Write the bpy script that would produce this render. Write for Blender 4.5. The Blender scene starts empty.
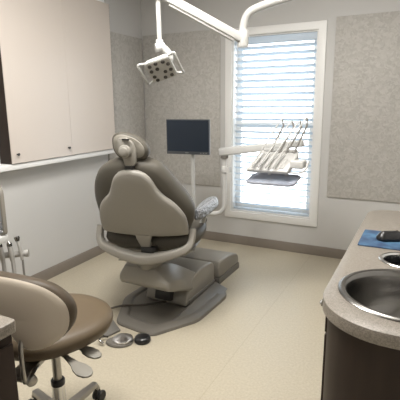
import bpy, bmesh, math, random
from mathutils import Vector as V, Matrix
random.seed(7)
S = bpy.context.scene
COL = S.collection
R = math.radians

# ------------------------------------------------------------------ materials
def mat(name, col, rough=.5, metal=0, spec=.5, noise=None, bump=None, coat=0, trans=0, emit=None, subs=0):
    """noise = (scale, amount, second colour or None, kind); bump = (scale, strength, distance)"""
    m = bpy.data.materials.new(name); m.use_nodes = True
    nt = m.node_tree; b = nt.nodes['Principled BSDF']
    c4 = (*col, 1)
    b.inputs['Base Color'].default_value = c4
    b.inputs['Roughness'].default_value = rough
    b.inputs['Metallic'].default_value = metal
    b.inputs['Specular IOR Level'].default_value = spec
    b.inputs['Coat Weight'].default_value = coat
    b.inputs['Transmission Weight'].default_value = trans
    if emit:
        b.inputs['Emission Color'].default_value = (*emit[0], 1)
        b.inputs['Emission Strength'].default_value = emit[1]
    tc = nt.nodes.new('ShaderNodeTexCoord')
    if noise:
        sc, amt, c2, kind = noise
        if kind == 'voronoi':
            t = nt.nodes.new('ShaderNodeTexVoronoi'); t.inputs['Scale'].default_value = sc; out = t.outputs['Color']
        else:
            t = nt.nodes.new('ShaderNodeTexNoise'); t.inputs['Scale'].default_value = sc
            t.inputs['Detail'].default_value = 5; out = t.outputs['Fac']
        if kind == 'wood':
            mp = nt.nodes.new('ShaderNodeMapping'); mp.inputs['Scale'].default_value = (1, 1, .06)
            nt.links.new(tc.outputs['Object'], mp.inputs['Vector']); nt.links.new(mp.outputs[0], t.inputs['Vector'])
        else:
            nt.links.new(tc.outputs['Object'], t.inputs['Vector'])
        rp = nt.nodes.new('ShaderNodeValToRGB')
        rp.color_ramp.elements[0].position = .5 - amt; rp.color_ramp.elements[1].position = .5 + amt
        rp.color_ramp.elements[0].color = (*c2, 1); rp.color_ramp.elements[1].color = c4
        nt.links.new(out, rp.inputs['Fac']); nt.links.new(rp.outputs['Color'], b.inputs['Base Color'])
    if bump:
        t = nt.nodes.new('ShaderNodeTexNoise'); t.inputs['Scale'].default_value = bump[0]; t.inputs['Detail'].default_value = 3
        nt.links.new(tc.outputs['Object'], t.inputs['Vector'])
        bp = nt.nodes.new('ShaderNodeBump'); bp.inputs['Strength'].default_value = bump[1]; bp.inputs['Distance'].default_value = bump[2]
        nt.links.new(t.outputs['Fac'], bp.inputs['Height']); nt.links.new(bp.outputs['Normal'], b.inputs['Normal'])
    return m

M = {}
M['paint'] = mat('wall_paint', (.56, .555, .545), .75, noise=(3, .4, (.54, .535, .525), 'noise'), bump=(160, .15, .002))
M['ceil'] = mat('ceiling_paint', (.62, .61, .59), .85, bump=(90, .2, .003))
M['base'] = mat('vinyl_baseboard', (.215, .185, .155), .5, noise=(20, .4, (.195, .168, .14), 'noise'))
M['trim'] = mat('white_trim_paint', (.80, .80, .79), .4, bump=(60, .05, .001))
M['rail'] = mat('white_rail', (.78, .78, .77), .45, bump=(60, .05, .001))
M['door'] = mat('cream_laminate', (.60, .54, .49), .34, noise=(2, .4, (.59, .53, .48), 'noise'))
M['brown'] = mat('dark_brown_laminate', (.034, .023, .017), .5, spec=.25, noise=(30, .25, (.025, .017, .013), 'wood'))
M['shell'] = mat('warm_grey_plastic', (.265, .25, .222), .36, spec=.4, noise=(4, .4, (.257, .242, .214), 'noise'))
M['shelld'] = mat('grey_plastic_panel', (.235, .22, .19), .55, spec=.3, noise=(4, .4, (.225, .21, .18), 'noise'))
M['face'] = mat('lamp_face_grey', (.52, .51, .48), .35, noise=(4, .4, (.41, .395, .365), 'noise'))
M['uphol'] = mat('dark_taupe_vinyl', (.088, .080, .065), .5, spec=.3, bump=(220, .12, .001), noise=(6, .4, (.081, .073, .059), 'noise'))
M['rim'] = mat('dark_edge_vinyl', (.07, .062, .05), .42, bump=(220, .1, .001))
M['stoolv'] = mat('taupe_vinyl', (.112, .083, .052), .45, spec=.3, bump=(240, .12, .001), noise=(6, .4, (.104, .077, .048), 'noise'))
M['stoold'] = mat('taupe_vinyl_shaded', (.068, .051, .034), .5, spec=.3, bump=(240, .12, .001))  # stool vinyl with the shading of the backrest rim put into its colour
M['stools'] = mat('beige_plastic', (.47, .415, .345), .42, spec=.35, noise=(4, .4, (.46, .405, .335), 'noise'))
M['plate'] = mat('grey_base_plate', (.155, .143, .124), .42, noise=(8, .4, (.142, .131, .113), 'noise'), bump=(300, .1, .001))
M['band'] = mat('dark_grey_plastic', (.17, .16, .145), .5, bump=(300, .1, .001))
M['white'] = mat('off_white_plastic', (.48, .478, .46), .4, spec=.3, noise=(5, .4, (.468, .466, .448), 'noise'))
M['light'] = mat('pale_grey_plastic', (.54, .54, .535), .32, noise=(5, .4, (.545, .54, .52), 'noise'))
M['black'] = mat('black_plastic', (.012, .012, .013), .28, bump=(300, .05, .0005))
M['dark'] = mat('dark_metal', (.035, .034, .033), .4, metal=.4, bump=(300, .05, .0005))
M['steel'] = mat('brushed_steel', (.24, .232, .22), .25, metal=1, bump=(70, .05, .0006))
M['chrome'] = mat('chrome', (.72, .72, .71), .14, metal=1, bump=(20, .02, .0003))
M['disc'] = mat('polished_disc', (.62, .61, .60), .3, metal=.75, bump=(20, .02, .0003))
def radial(m):
    nt = m.node_tree; b = nt.nodes['Principled BSDF']; t = nt.nodes.new('ShaderNodeTangent'); t.direction_type = 'RADIAL'; t.axis = 'Z'
    b.inputs['Anisotropic'].default_value = .85; b.inputs['Metallic'].default_value = 1; nt.links.new(t.outputs[0], b.inputs['Tangent'])
radial(M['disc'])
M['satin'] = mat('satin_aluminium', (.40, .385, .36), .38, metal=1, bump=(120, .05, .0004))
M['hose'] = mat('grey_hose', (.32, .31, .29), .45, bump=(200, .1, .0006))
M['cable'] = mat('dark_cable', (.07, .06, .05), .5, bump=(200, .1, .0005))
M['lens'] = mat('dark_lens', (.055, .05, .047), .15, bump=(100, .05, .0004))
M['screen'] = mat('dark_screen', (.016, .023, .036), .38, spec=.3, noise=(3, .4, (.016, .022, .032), 'noise'))
M['bezel'] = mat('bezel_grey', (.06, .066, .074), .4, bump=(300, .05, .0005))
M['wrap'] = mat('clear_film', (.40, .415, .44), .15, trans=.3, bump=(55, 1.0, .05))
M['slat'] = mat('blind_slat', (.69, .725, .76), .5, noise=(8, .4, (.675, .71, .745), 'noise'))
def translucent(m, f):
    nt = m.node_tree; b = nt.nodes['Principled BSDF']; o = nt.nodes['Material Output']
    t = nt.nodes.new('ShaderNodeBsdfTranslucent'); t.inputs['Color'].default_value = (.75, .86, .95, 1)
    mx = nt.nodes.new('ShaderNodeMixShader'); mx.inputs[0].default_value = f
    nt.links.new(b.outputs[0], mx.inputs[1]); nt.links.new(t.outputs[0], mx.inputs[2]); nt.links.new(mx.outputs[0], o.inputs['Surface'])
translucent(M['slat'], .38)
M['cord'] = mat('blind_cord', (.74, .76, .78), .7, bump=(300, .1, .0005))
M['paper'] = mat('white_card', (.85, .86, .86), .6, bump=(30, .05, .001))
M['traym'] = mat('blue_grey_tray', (.43, .45, .50), .35, noise=(9, .4, (.22, .235, .31), 'noise'))
M['rubber'] = mat('black_rubber', (.02, .019, .018), .6, bump=(200, .1, .0005))
# leafy woven wall fabric
def fabric():
    m = mat('crinkled_wall_fabric', (.52, .485, .435), .8)
    nt = m.node_tree; b = nt.nodes['Principled BSDF']; b.inputs['Specular IOR Level'].default_value = .25
    tc = nt.nodes.new('ShaderNodeTexCoord')
    wn = nt.nodes.new('ShaderNodeTexNoise'); wn.inputs['Scale'].default_value = 16
    nt.links.new(tc.outputs['Object'], wn.inputs['Vector'])
    mx = nt.nodes.new('ShaderNodeMix'); mx.data_type = 'VECTOR'; mx.inputs['Factor'].default_value = .09
    nt.links.new(tc.outputs['Object'], mx.inputs['A']); nt.links.new(wn.outputs['Color'], mx.inputs['B'])
    vo = nt.nodes.new('ShaderNodeTexVoronoi'); vo.inputs['Scale'].default_value = 52
    nt.links.new(mx.outputs['Result'], vo.inputs['Vector'])
    rp = nt.nodes.new('ShaderNodeValToRGB')
    e = rp.color_ramp.elements
    e[0].position = .2; e[0].color = (.415, .40, .375, 1); e[1].position = .8; e[1].color = (.495, .48, .455, 1)
    nt.links.new(vo.outputs['Color'], rp.inputs['Fac']); nt.links.new(rp.outputs['Color'], b.inputs['Base Color'])
    bp = nt.nodes.new('ShaderNodeBump'); bp.inputs['Strength'].default_value = .5; bp.inputs['Distance'].default_value = .004
    nt.links.new(vo.outputs['Distance'], bp.inputs['Height']); nt.links.new(bp.outputs['Normal'], b.inputs['Normal'])
    return m
M['fabric'] = fabric()
# mottled sheet vinyl with very faint tile joints
def vinyl():
    m = mat('mottled_vinyl_floor', (.58, .50, .37), .36)
    nt = m.node_tree; b = nt.nodes['Principled BSDF']; b.inputs['Specular IOR Level'].default_value = .4
    tc = nt.nodes.new('ShaderNodeTexCoord')
    n1 = nt.nodes.new('ShaderNodeTexNoise'); n1.inputs['Scale'].default_value = 75; n1.inputs['Detail'].default_value = 6; n1.inputs['Roughness'].default_value = .7
    nt.links.new(tc.outputs['Object'], n1.inputs['Vector'])
    rp = nt.nodes.new('ShaderNodeValToRGB'); e = rp.color_ramp.elements
    e[0].position = .36; e[0].color = (.425, .375, .285, 1); e[1].position = .64; e[1].color = (.505, .457, .36, 1)
    nt.links.new(n1.outputs['Fac'], rp.inputs['Fac'])
    br = nt.nodes.new('ShaderNodeTexBrick'); br.offset = 0
    br.inputs['Scale'].default_value = 1; br.inputs['Brick Width'].default_value = 1.83; br.inputs['Row Height'].default_value = 30
    br.inputs['Mortar Size'].default_value = .004; br.inputs['Mortar Smooth'].default_value = .3
    br.inputs['Color1'].default_value = (1, 1, 1, 1); br.inputs['Color2'].default_value = (.97, .97, .97, 1); br.inputs['Mortar'].default_value = (.90, .89, .87, 1)
    mpn = nt.nodes.new('ShaderNodeMapping'); mpn.inputs['Location'].default_value = (-.09, 12, 0)
    nt.links.new(tc.outputs['Object'], mpn.inputs['Vector']); nt.links.new(mpn.outputs[0], br.inputs['Vector'])
    mx = nt.nodes.new('ShaderNodeMix'); mx.data_type = 'RGBA'; mx.blend_type = 'MULTIPLY'; mx.inputs['Factor'].default_value = 1
    nt.links.new(rp.outputs['Color'], mx.inputs['A']); nt.links.new(br.outputs['Color'], mx.inputs['B'])
    nt.links.new(mx.outputs['Result'], b.inputs['Base Color'])
    bp = nt.nodes.new('ShaderNodeBump'); bp.inputs['Strength'].default_value = .12; bp.inputs['Distance'].default_value = .002
    nt.links.new(n1.outputs['Fac'], bp.inputs['Height']); nt.links.new(bp.outputs['Normal'], b.inputs['Normal'])
    return m
M['vinyl'] = vinyl()
# speckled solid-surface counter
def speckle():
    m = mat('speckled_counter', (.42, .37, .315), .35)
    nt = m.node_tree; b = nt.nodes['Principled BSDF']
    tc = nt.nodes.new('ShaderNodeTexCoord')
    vo = nt.nodes.new('ShaderNodeTexVoronoi'); vo.inputs['Scale'].default_value = 320
    nt.links.new(tc.outputs['Object'], vo.inputs['Vector'])
    sx = nt.nodes.new('ShaderNodeSeparateColor'); nt.links.new(vo.outputs['Color'], sx.inputs['Color'])
    rp = nt.nodes.new('ShaderNodeValToRGB'); e = rp.color_ramp.elements
    e[0].position = .05; e[0].color = (.175, .155, .13, 1); e[1].position = .95; e[1].color = (.28, .25, .215, 1)
    k = e.new(.5); k.color = (.222, .197, .168, 1)
    nt.links.new(sx.outputs['Red'], rp.inputs['Fac']); nt.links.new(rp.outputs['Color'], b.inputs['Base Color'])
    return m
M['counter'] = speckle()
def padmat():
    m = mat('blue_mouse_pad', (.05, .16, .33), .6)
    nt = m.node_tree; b = nt.nodes['Principled BSDF']
    tc = nt.nodes.new('ShaderNodeTexCoord'); n = nt.nodes.new('ShaderNodeTexNoise'); n.inputs['Scale'].default_value = 14; n.inputs['Detail'].default_value = 8
    nt.links.new(tc.outputs['Object'], n.inputs['Vector'])
    rp = nt.nodes.new('ShaderNodeValToRGB'); e = rp.color_ramp.elements
    e[0].position = .35; e[0].color = (.016, .04, .10, 1); e[1].position = .68; e[1].color = (.065, .16, .27, 1)
    nt.links.new(n.outputs['Fac'], rp.inputs['Fac']); nt.links.new(rp.outputs['Color'], b.inputs['Base Color'])
    return m
M['pad'] = padmat()
def glassmat():
    m = bpy.data.materials.new('window_glass'); m.use_nodes = True; nt = m.node_tree
    nt.nodes.remove(nt.nodes['Principled BSDF']); o = nt.nodes['Material Output']
    t = nt.nodes.new('ShaderNodeBsdfTransparent'); g = nt.nodes.new('ShaderNodeBsdfGlossy'); g.inputs['Roughness'].default_value = .02
    mx = nt.nodes.new('ShaderNodeMixShader'); mx.inputs[0].default_value = .06
    nt.links.new(t.outputs[0], mx.inputs[1]); nt.links.new(g.outputs[0], mx.inputs[2]); nt.links.new(mx.outputs[0], o.inputs['Surface'])
    return m
M['glass'] = glassmat()
M['lamp'] = mat('ceiling_diffuser', (.9, .9, .88), .5, emit=((1, .88, .72), 4.0))

# ------------------------------------------------------------------ mesh helpers
def obj(name, bm, m, parent=None, bevel=0, seg=3, ang=30, smooth=38, subs=0, base=None):
    bmesh.ops.remove_doubles(bm, verts=bm.verts, dist=1e-5)
    bmesh.ops.recalc_face_normals(bm, faces=bm.faces)
    if bevel:
        ed = [e for e in bm.edges if len(e.link_faces) == 2 and e.calc_face_angle(0) > R(ang)]
        bmesh.ops.bevel(bm, geom=ed, offset=bevel, segments=seg, profile=.5, affect='EDGES', clamp_overlap=True)
    me = bpy.data.meshes.new(name)
    if base is not None:
        bmesh.ops.translate(bm, verts=bm.verts, vec=-V(base))
    bm.to_mesh(me); bm.free()
    for p in me.polygons: p.use_smooth = True
    if smooth < 180: me.set_sharp_from_angle(angle=R(smooth))
    me.materials.append(m)
    o = bpy.data.objects.new(name, me); COL.objects.link(o)
    if base is not None: o.location = base
    if parent is not None:
        o.parent = parent
        o.location = V(o.location) - parent_world(parent)
    if subs:
        md = o.modifiers.new('subdivision', 'SUBSURF'); md.levels = subs; md.render_levels = subs
    return o
def parent_world(p):
    l = V((0, 0, 0))
    while p is not None:
        l += V(p.location); p = p.parent
    return l
def thing(name, label, cat, loc=(0, 0, 0), group=None):
    o = bpy.data.objects.new(name, None); COL.objects.link(o); o.location = loc; o.empty_display_size = .1
    return tag(o, label, cat, group)
def tag(o, label, cat, group=None):
    o['label'] = label; o['category'] = cat
    if group: o['group'] = group
    return o
def struct(o):
    o['kind'] = 'structure'; return o
def B(): return bmesh.new()
def box(bm, lo, hi, rot=None, piv=None):
    g = bmesh.ops.create_cube(bm, size=1)['verts']
    lo, hi = V(lo), V(hi); c = (lo + hi) / 2; s = hi - lo
    for v in g: v.co = V((v.co.x*s.x, v.co.y*s.y, v.co.z*s.z)) + c
    if rot is not None: bmesh.ops.rotate(bm, verts=g, cent=piv or c, matrix=rot)
    return g
def rings(bm, rr, cap0=True, cap1=True, closed=True):
    vs = [[bm.verts.new(p) for p in r] for r in rr]
    n = len(vs[0])
    for a, b in zip(vs, vs[1:]):
        for i in range(n if closed else n-1):
            j = (i+1) % n
            bm.faces.new((a[i], a[j], b[j], b[i]))
    if cap0: bm.faces.new(list(reversed(vs[0])))
    if cap1: bm.faces.new(vs[-1])
    return vs
def prism(bm, pts, f0, f1):
    """pts 2-D outline; f0/f1 map (u,v) to the two end positions"""
    rings(bm, [[V(f0(*p)) for p in pts], [V(f1(*p)) for p in pts]])
def smooth_path(pts, n=6):
    pts = [V(p) for p in pts]
    out = []
    P = [2*pts[0]-pts[1]] + pts + [2*pts[-1]-pts[-2]]
    for i in range(1, len(P)-2):
        for k in range(n):
            t = k/n; a, b, c, d = P[i-1:i+3]
            out.append(.5*((2*b) + (c-a)*t + (2*a-5*b+4*c-d)*t*t + (3*b-a-3*c+d)*t**3))
    out.append(pts[-1]); return out
def tube(bm, pts, r, seg=12, squash=None):
    pts = [V(p) for p in pts]; n = len(pts)
    rad = r if isinstance(r, (list, tuple)) else [r]*n
    if len(rad) != n: rad = [rad[0] + (rad[-1]-rad[0])*i/(n-1) for i in range(n)]
    t0 = (pts[1]-pts[0]).normalized()
    u = t0.orthogonal().normalized()
    if abs(t0.z) < .9: u = t0.cross(V((0, 0, 1))).normalized()
    rr = []
    for i in range(n):
        t = (pts[min(i+1, n-1)] - pts[max(i-1, 0)]).normalized()
        u = (u - t*u.dot(t)).normalized(); w = t.cross(u)
        sa, sb = squash or (1, 1)
        rr.append([pts[i] + (u*math.cos(a)*sa + w*math.sin(a)*sb)*rad[i] for a in [2*math.pi*k/seg for k in range(seg)]])
    rings(bm, rr)
def lathe(bm, prof, c, axis=(0, 0, 1), seg=32, cap=True):
    """prof = [(radius, height)]"""
    ax = V(axis).normalized(); u = ax.orthogonal().normalized(); w = ax.cross(u); c = V(c)
    rings(bm, [[c + ax*h + (u*math.cos(a) + w*math.sin(a))*max(r, 1e-4) for a in [2*math.pi*k/seg for k in range(seg)]] for r, h in prof], cap, cap)
def beam(bm, a, b, w, h, w1=None, h1=None, up=(0, 0, 1)):
    a, b = V(a), V(b); t = (b-a).normalized(); s = t.cross(V(up)).normalized(); u = s.cross(t)
    w1 = w1 or w; h1 = h1 or h
    rr = []
    for p, ww, hh in ((a, w, h), (b, w1, h1)):
        rr.append([p + s*x*ww/2 + u*y*hh/2 for x, y in ((-1, -1), (1, -1), (1, 1), (-1, 1))])
    rings(bm, rr)
def closed_curve(pts, n=4):
    """smooth closed 2-D outline through pts"""
    N = len(pts); out = []
    for i in range(N):
        a, b, c, d = [V((*pts[(i+k) % N], 0)) for k in (-1, 0, 1, 2)]
        for k in range(n):
            t = k/n
            p = .5*((2*b) + (c-a)*t + (2*a-5*b+4*c-d)*t*t + (3*b-a-3*c+d)*t**3)
            out.append((p.x, p.y))
    return out
def rrect(x0, y0, x1, y1, r, n=6):
    rs = r if isinstance(r, (list, tuple)) else [r]*4
    out = []
    for (cx, cy, a0), q in zip(((x1, y1, 0), (x0, y1, 90), (x0, y0, 180), (x1, y0, 270)), rs):
        sx = 1 if cx == x1 else -1; sy = 1 if cy == y1 else -1
        for k in range(n+1):
            a = R(a0 + 90*k/n); out.append((cx - sx*q + q*math.cos(a), cy - sy*q + q*math.sin(a)))
    return out
def pillow(bm, outline, f, layers, center=None):
    """closed padded form: layers = [(inset distance, depth)], f(u,v,d) maps to the room. Capped with shrinking rings."""
    n = len(outline)
    cx = sum(p[0] for p in outline)/n if center is None else center[0]
    cy = sum(p[1] for p in outline)/n if center is None else center[1]
    hw = max(abs(p[0]-cx) for p in outline); hh = max(abs(p[1]-cy) for p in outline)
    def ring(ins, d):
        sx = max(1 - ins/hw, .02); sy = max(1 - ins/hh, .02)
        return [V(f(cx + (u-cx)*sx, cy + (v-cy)*sy, d)) for u, v in outline]
    rings(bm, [ring(*l) for l in layers])
def dup(root, loc, label, group=None):
    r = root.copy(); COL.objects.link(r); r.location = loc; r['label'] = label
    if group: r['group'] = group
    for ch in list(root.children):
        c = ch.copy(); COL.objects.link(c); c.parent = r
        for g in ch.children:
            d = g.copy(); COL.objects.link(d); d.parent = c
    return r

# ------------------------------------------------------------------ the room
RX, RY, RZ = 3.35, -5.6, 2.78           # right wall, wall behind the camera, ceiling
WX0, WX1, WZ0, WZ1 = 1.035, 1.885, .372, 2.150   # window opening
b = B(); box(b, (-.2, RY-.1, -.1), (RX+.1, .2, 0)); struct(obj('floor', b, M['vinyl']))
b = B(); box(b, (-.2, RY-.1, RZ), (RX+.1, .2, RZ+.1)); struct(obj('ceiling', b, M['ceil']))
WL0, WLA = -.055, R(1.5)                 # the left wall is not quite square to the back wall
def on_left(o):
    m = Matrix.Translation((WL0, 0, 0)) @ Matrix.Rotation(WLA, 4, 'Z')
    o.location = m @ V(o.location); o.rotation_euler = (0, 0, WLA); return o
b = B(); box(b, (-.12, RY-.1, 0), (0, .2, RZ)); struct(on_left(obj('wall_left', b, M['paint'])))
b = B(); box(b, (RX, RY-.1, 0), (RX+.12, .2, RZ)); struct(obj('wall_right', b, M['paint']))
b = B(); box(b, (0, RY-.12, 0), (RX, RY, RZ)); struct(obj('wall_front', b, M['paint']))
b = B()
box(b, (-.2, 0, 0), (WX0, .16, RZ)); box(b, (WX1, 0, 0), (RX, .16, RZ))
box(b, (WX0, 0, 0), (WX1, .16, WZ0)); box(b, (WX0, 0, WZ1), (WX1, .16, RZ))
struct(obj('wall_back', b, M['paint']))
def board(name, pts):
    b = B(); rr = []
    prof = [(0, 0), (.013, 0), (.012, .088), (.007, .096), (0, .097)]
    (x0, y0), (x1, y1) = pts; d = V((x1-x0, y1-y0, 0)).normalized(); nrm = V((-d.y, d.x, 0))
    rings(b, [[V((x, y, 0)) + nrm*p + V((0, 0, q)) for p, q in prof] for x, y in pts])
    return struct(obj(name, b, M['base']))
on_left(board('baseboard_left', [(0, -.016), (0, RY)]))
board('baseboard_back', [(RX, 0), (-.054, 0)])
board('baseboard_right', [(RX, RY), (RX, -.014)])
board('baseboard_front', [(.115, RY), (RX-.014, RY)])

# window: casing, jamb, two sashes, glass
w = bpy.data.objects.new('window_1', None); COL.objects.link(w); w.location = ((WX0+WX1)/2, 0, WZ0); struct(w)
def frame(bm, x0, z0, x1, z1, t, y0, y1):
    o = [(x0, z0), (x1, z0), (x1, z1), (x0, z1)]; i = [(x0+t, z0+t), (x1-t, z0+t), (x1-t, z1-t), (x0+t, z1-t)]
    vo = [[bm.verts.new((x, y, z)) for x, z in o] for y in (y0, y1)]; vi = [[bm.verts.new((x, y, z)) for x, z in i] for y in (y0, y1)]
    for k in range(4):
        j = (k+1) % 4
        bm.faces.new((vo[0][k], vo[0][j], vi[0][j], vi[0][k])); bm.faces.new((vo[1][j], vo[1][k], vi[1][k], vi[1][j]))
        bm.faces.new((vo[0][j], vo[0][k], vo[1][k], vo[1][j])); bm.faces.new((vi[0][k], vi[0][j], vi[1][j], vi[1][k]))
b = B(); frame(b, .962, .296, 1.961, 2.224, .072, -.02, 0.001); obj('casing', b, M['trim'], w, bevel=.004, seg=2)
b = B(); frame(b, WX0-.001, WZ0-.001, WX1+.001, WZ1+.001, .012, 0.001, .16); obj('jamb', b, M['trim'], w)
b = B(); frame(b, WX0+.012, 1.25, WX1-.012, WZ1-.012, .05, .12, .15); obj('upper_sash', b, M['trim'], w, bevel=.004, seg=2)
b = B(); frame(b, WX0+.012, WZ0+.012, WX1-.012, 1.31, .055, .085, .115); obj('lower_sash', b, M['trim'], w, bevel=.004, seg=2)
b = B(); box(b, (WX0+.06, .133, 1.29), (WX1-.06, .137, WZ1-.06)); box(b, (WX0+.06, .098, WZ0+.06), (WX1-.06, .102, 1.26)); obj('glass', b, M['glass'], w)

# horizontal blind
bl = thing('window_blind', 'white horizontal slat blind lowered over the bright window', 'blind', (1.46, .03, 2.13))
b = B(); box(b, (1.05, .012, 2.07), (1.87, .062, 2.136)); obj('headrail', b, M['slat'], bl, bevel=.004, seg=2)
b = B()
ts = R(26); zs = [2.035 - .0632*k for k in range(26)]
for z in zs:
    pr = []
    for k in range(7):
        q = -.029 + .058*k/6; cam = .003*(1 - (q/.029)**2)
        yy = .038 + q*math.cos(ts) - cam*math.sin(ts); zz = z - q*math.sin(ts) + cam*math.cos(ts)
        pr.append((yy, zz))
    ring = pr + [(y, z2-.0022) for y, z2 in reversed(pr)]
    rings(b, [[V((x, y, z2)) for y, z2 in ring] for x in (1.055, 1.866)])
obj('slats', b, M['slat'], bl)
b = B(); box(b, (1.055, .014, .385), (1.866, .062, .405)); obj('bottom_rail', b, M['slat'], bl, bevel=.004, seg=2)
for x in (1.115, 1.16, 1.46, 1.80):
    b = B(); tube(b, [(x, .007, 2.075), (x, .007, .40)], .0013, 6); obj('ladder_cord', b, M['cord'], bl)
b = B(); tube(b, [(1.085, .006, 2.08), (1.083, .004, 1.25)], .004, 8); obj('tilt_wand', b, M['cord'], bl)

# wall panels
def panel(name, lo, hi, label):
    b = B(); box(b, lo, hi); return tag(obj(name, b, M['fabric'], bevel=.004, seg=2, base=((lo[0]+hi[0])/2, (lo[1]+hi[1])/2, lo[2])), label, 'wall panel')
on_left(panel('fabric_wall_panel', (.0005, -.712, .62), (.017, -.020, 2.205), 'textured grey fabric panel on the left wall, between the cream cabinet and the corner'))
panel('fabric_wall_panel', (-.034, -.017, .622), (.903, -.0005, 2.235), 'textured grey fabric panel on the back wall, behind the monitor and left of the window')
panel('fabric_wall_panel', (2.04, -.017, .612), (3.30, -.0005, 2.245), 'textured grey fabric panel right of the window, above the counter')

# ------------------------------------------------------------------ cream wall cabinet
cy0, cy1, cz0, cz1 = -2.02, -.725, 1.070, 2.42
cab = thing('wall_cabinet', 'large shallow wall cabinet with cream doors and dark brown sides', 'cabinet', (0, (cy0+cy1)/2, cz0))
b = B(); box(b, (.001, cy0, cz0), (.117, cy1, cz1)); obj('body', b, M['brown'], cab, bevel=.003, seg=2)
b = B(); box(b, (.1175, cy0+.004, cz0+.002), (.124, -1.3672, cz1-.002)); d1 = obj('door', b, M['door'], cab, bevel=.0008, seg=1)
b = B(); box(b, (.1175, -1.3658, cz0+.002), (.124, cy1-.013, cz1-.002)); d2 = obj('door', b, M['door'], cab, bevel=.0008, seg=1)
for dd, y in ((d1, -1.965), (d1, -1.415)):
    b = B(); lathe(b, [(.006, 0), (.005, .010), (.010, .014), (.011, .020), (.007, .024)], (.124, y, 1.14), (1, 0, 0), 16); obj('knob', b, M['dark'], dd)
on_left(cab)
b = B(); box(b, (.0005, -2.45, 1.024), (.112, -.735, 1.0685)); o = tag(obj('wall_rail', b, M['rail'], bevel=.004, seg=2, base=(.01, -1.5, 1.008)), 'white rail along the left wall under the cream cabinet', 'rail'); on_left(o)
b = B(); box(b, (.02, -1.02, cz1+.001), (.098, -.77, cz1+.075)); o = tag(obj('card_box', b, M['paper'], bevel=.003, seg=2, base=(.05, -.9, cz1+.001)), 'white box on top of the cream wall cabinet, at its right end', 'box'); on_left(o)

# ------------------------------------------------------------------ dental chair
CH = V((1.26, -1.92, 0)); al = R(14)
Xc = V((math.cos(al), math.sin(al), 0)); Fc = V((-math.sin(al), math.cos(al), 0))
def L(u, f, z): return CH + Xc*u + Fc*f + V((0, 0, z))
ch = thing('dental_chair', 'taupe dental treatment chair seen from behind, in the middle of the room', 'dental chair', (1.2, -1.6, 0))
# base plate
po = [(.845, -1.69), (1.03, -2.035), (1.355, -2.078), (1.54, -1.76), (1.558, -1.30), (1.46, -1.14), (.95, -1.14), (.845, -1.40)]
def round_poly(p, r, n=5):
    out = []
    for i in range(len(p)):
        a, c, d = V((*p[i-1], 0)), V((*p[i], 0)), V((*p[(i+1) % len(p)], 0))
        s0, s1 = c + (a-c).normalized()*r, c + (d-c).normalized()*r
        for k in range(n+1):
            t = k/n; q = s0*(1-t)**2 + c*2*t*(1-t) + s1*t*t; out.append((q.x, q.y))
    return out
po = round_poly(po, .055)
b = B(); pc = (1.2, -1.6)
def sc(k, z): return [V((pc[0]+(x-pc[0])*k, pc[1]+(y-pc[1])*k, z)) for x, y in po]
rings(b, [sc(1, 0.0), sc(1, .010), sc(.985, .020), sc(.93, .030), sc(.84, .036), sc(.80, .034), sc(.76, .022)])
obj('base_plate', b, M['plate'], ch, smooth=30)
# raised ramp strip beside the housing
b = B(); rings(b, [[V(p) for p in ((1.385, -1.90, .026), (1.385, -1.15, .045), (1.52, -1.20, .026), (1.535, -1.70, .022))], [V(p) for p in ((1.40, -1.86, .034), (1.40, -1.17, .056), (1.50, -1.22, .036), (1.515, -1.66, .030))]])
obj('side_ramp', b, M['plate'], ch, smooth=25)
# front housing (with quarter-round rear)
prof = [(-1.155, .028), (-1.155, .175), (-1.160, .200), (-1.178, .220), (-1.215, .236), (-1.28, .245), (-1.38, .246), (-1.44, .242), (-1.50, .226), (-1.545, .198), (-1.585, .16), (-1.62, .11), (-1.64, .06), (-1.645, .028)]
b = B(); prism(b, prof, lambda y, z: (1.02, y, z), lambda y, z: (1.378, y, z)); obj('base_housing', b, M['shell'], ch, bevel=.014, seg=3, ang=60)
b = B(); beam(b, (1.045, -1.525, .262), (1.352, -1.525, .262), .026, .018); obj('housing_gap_shade', b, M['black'], ch)  # black strip drawn for the dark gap where the arm enters the housing
b = B(); box(b, (1.016, -1.60, .026), (1.382, -1.151, .066)); obj('housing_band', b, M['band'], ch, bevel=.004, seg=2)
# front floor box
prof = [(-1.10, .055), (-1.10, .185), (-1.092, .200), (-1.07, .208), (-.90, .198), (-.78, .178), (-.71, .155), (-.68, .13), (-.668, .09), (-.668, .055)]
b = B(); prism(b, prof, lambda y, z: (.995, y, z), lambda y, z: (1.398, y, z)); obj('floor_box', b, M['shell'], ch, bevel=.016, seg=3, ang=60)
b = B(); box(b, (.992, -1.103, 0.001), (1.401, -.665, .058)); obj('floor_box_band', b, M['band'], ch, bevel=.004, seg=2)
# lift arm
sec = []
for y, zb, zt, x0, x1, t0, t1 in ((-1.985, .318, .375, 1.045, 1.425, 1.075, 1.34), (-1.965, .290, .425, 1.030, 1.440, 1.080, 1.335), (-1.90, .262, .448, 1.025, 1.440, 1.075, 1.34), (-1.80, .225, .425, 1.028, 1.430, 1.07, 1.345), (-1.70, .182, .375, 1.035, 1.410, 1.065, 1.35), (-1.60, .140, .318, 1.04, 1.388, 1.06, 1.355), (-1.50, .105, .258, 1.045, 1.376, 1.055, 1.36), (-1.42, .09, .215, 1.05, 1.372, 1.055, 1.36)):
    c = .015; zm = zb + (zt-zb)*.45
    sec.append([V(p) for p in ((x0+c, y, zb), (x1-c, y, zb), (x1, y, zb+c), (x1-.006, y, zm), (t1, y, zt), (t0, y, zt), (x0+.004, y, zm), (x0, y, zb+c))])
b = B(); rings(b, sec); obj('lift_arm', b, M['shell'], ch, bevel=.006, seg=2, ang=25)
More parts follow.
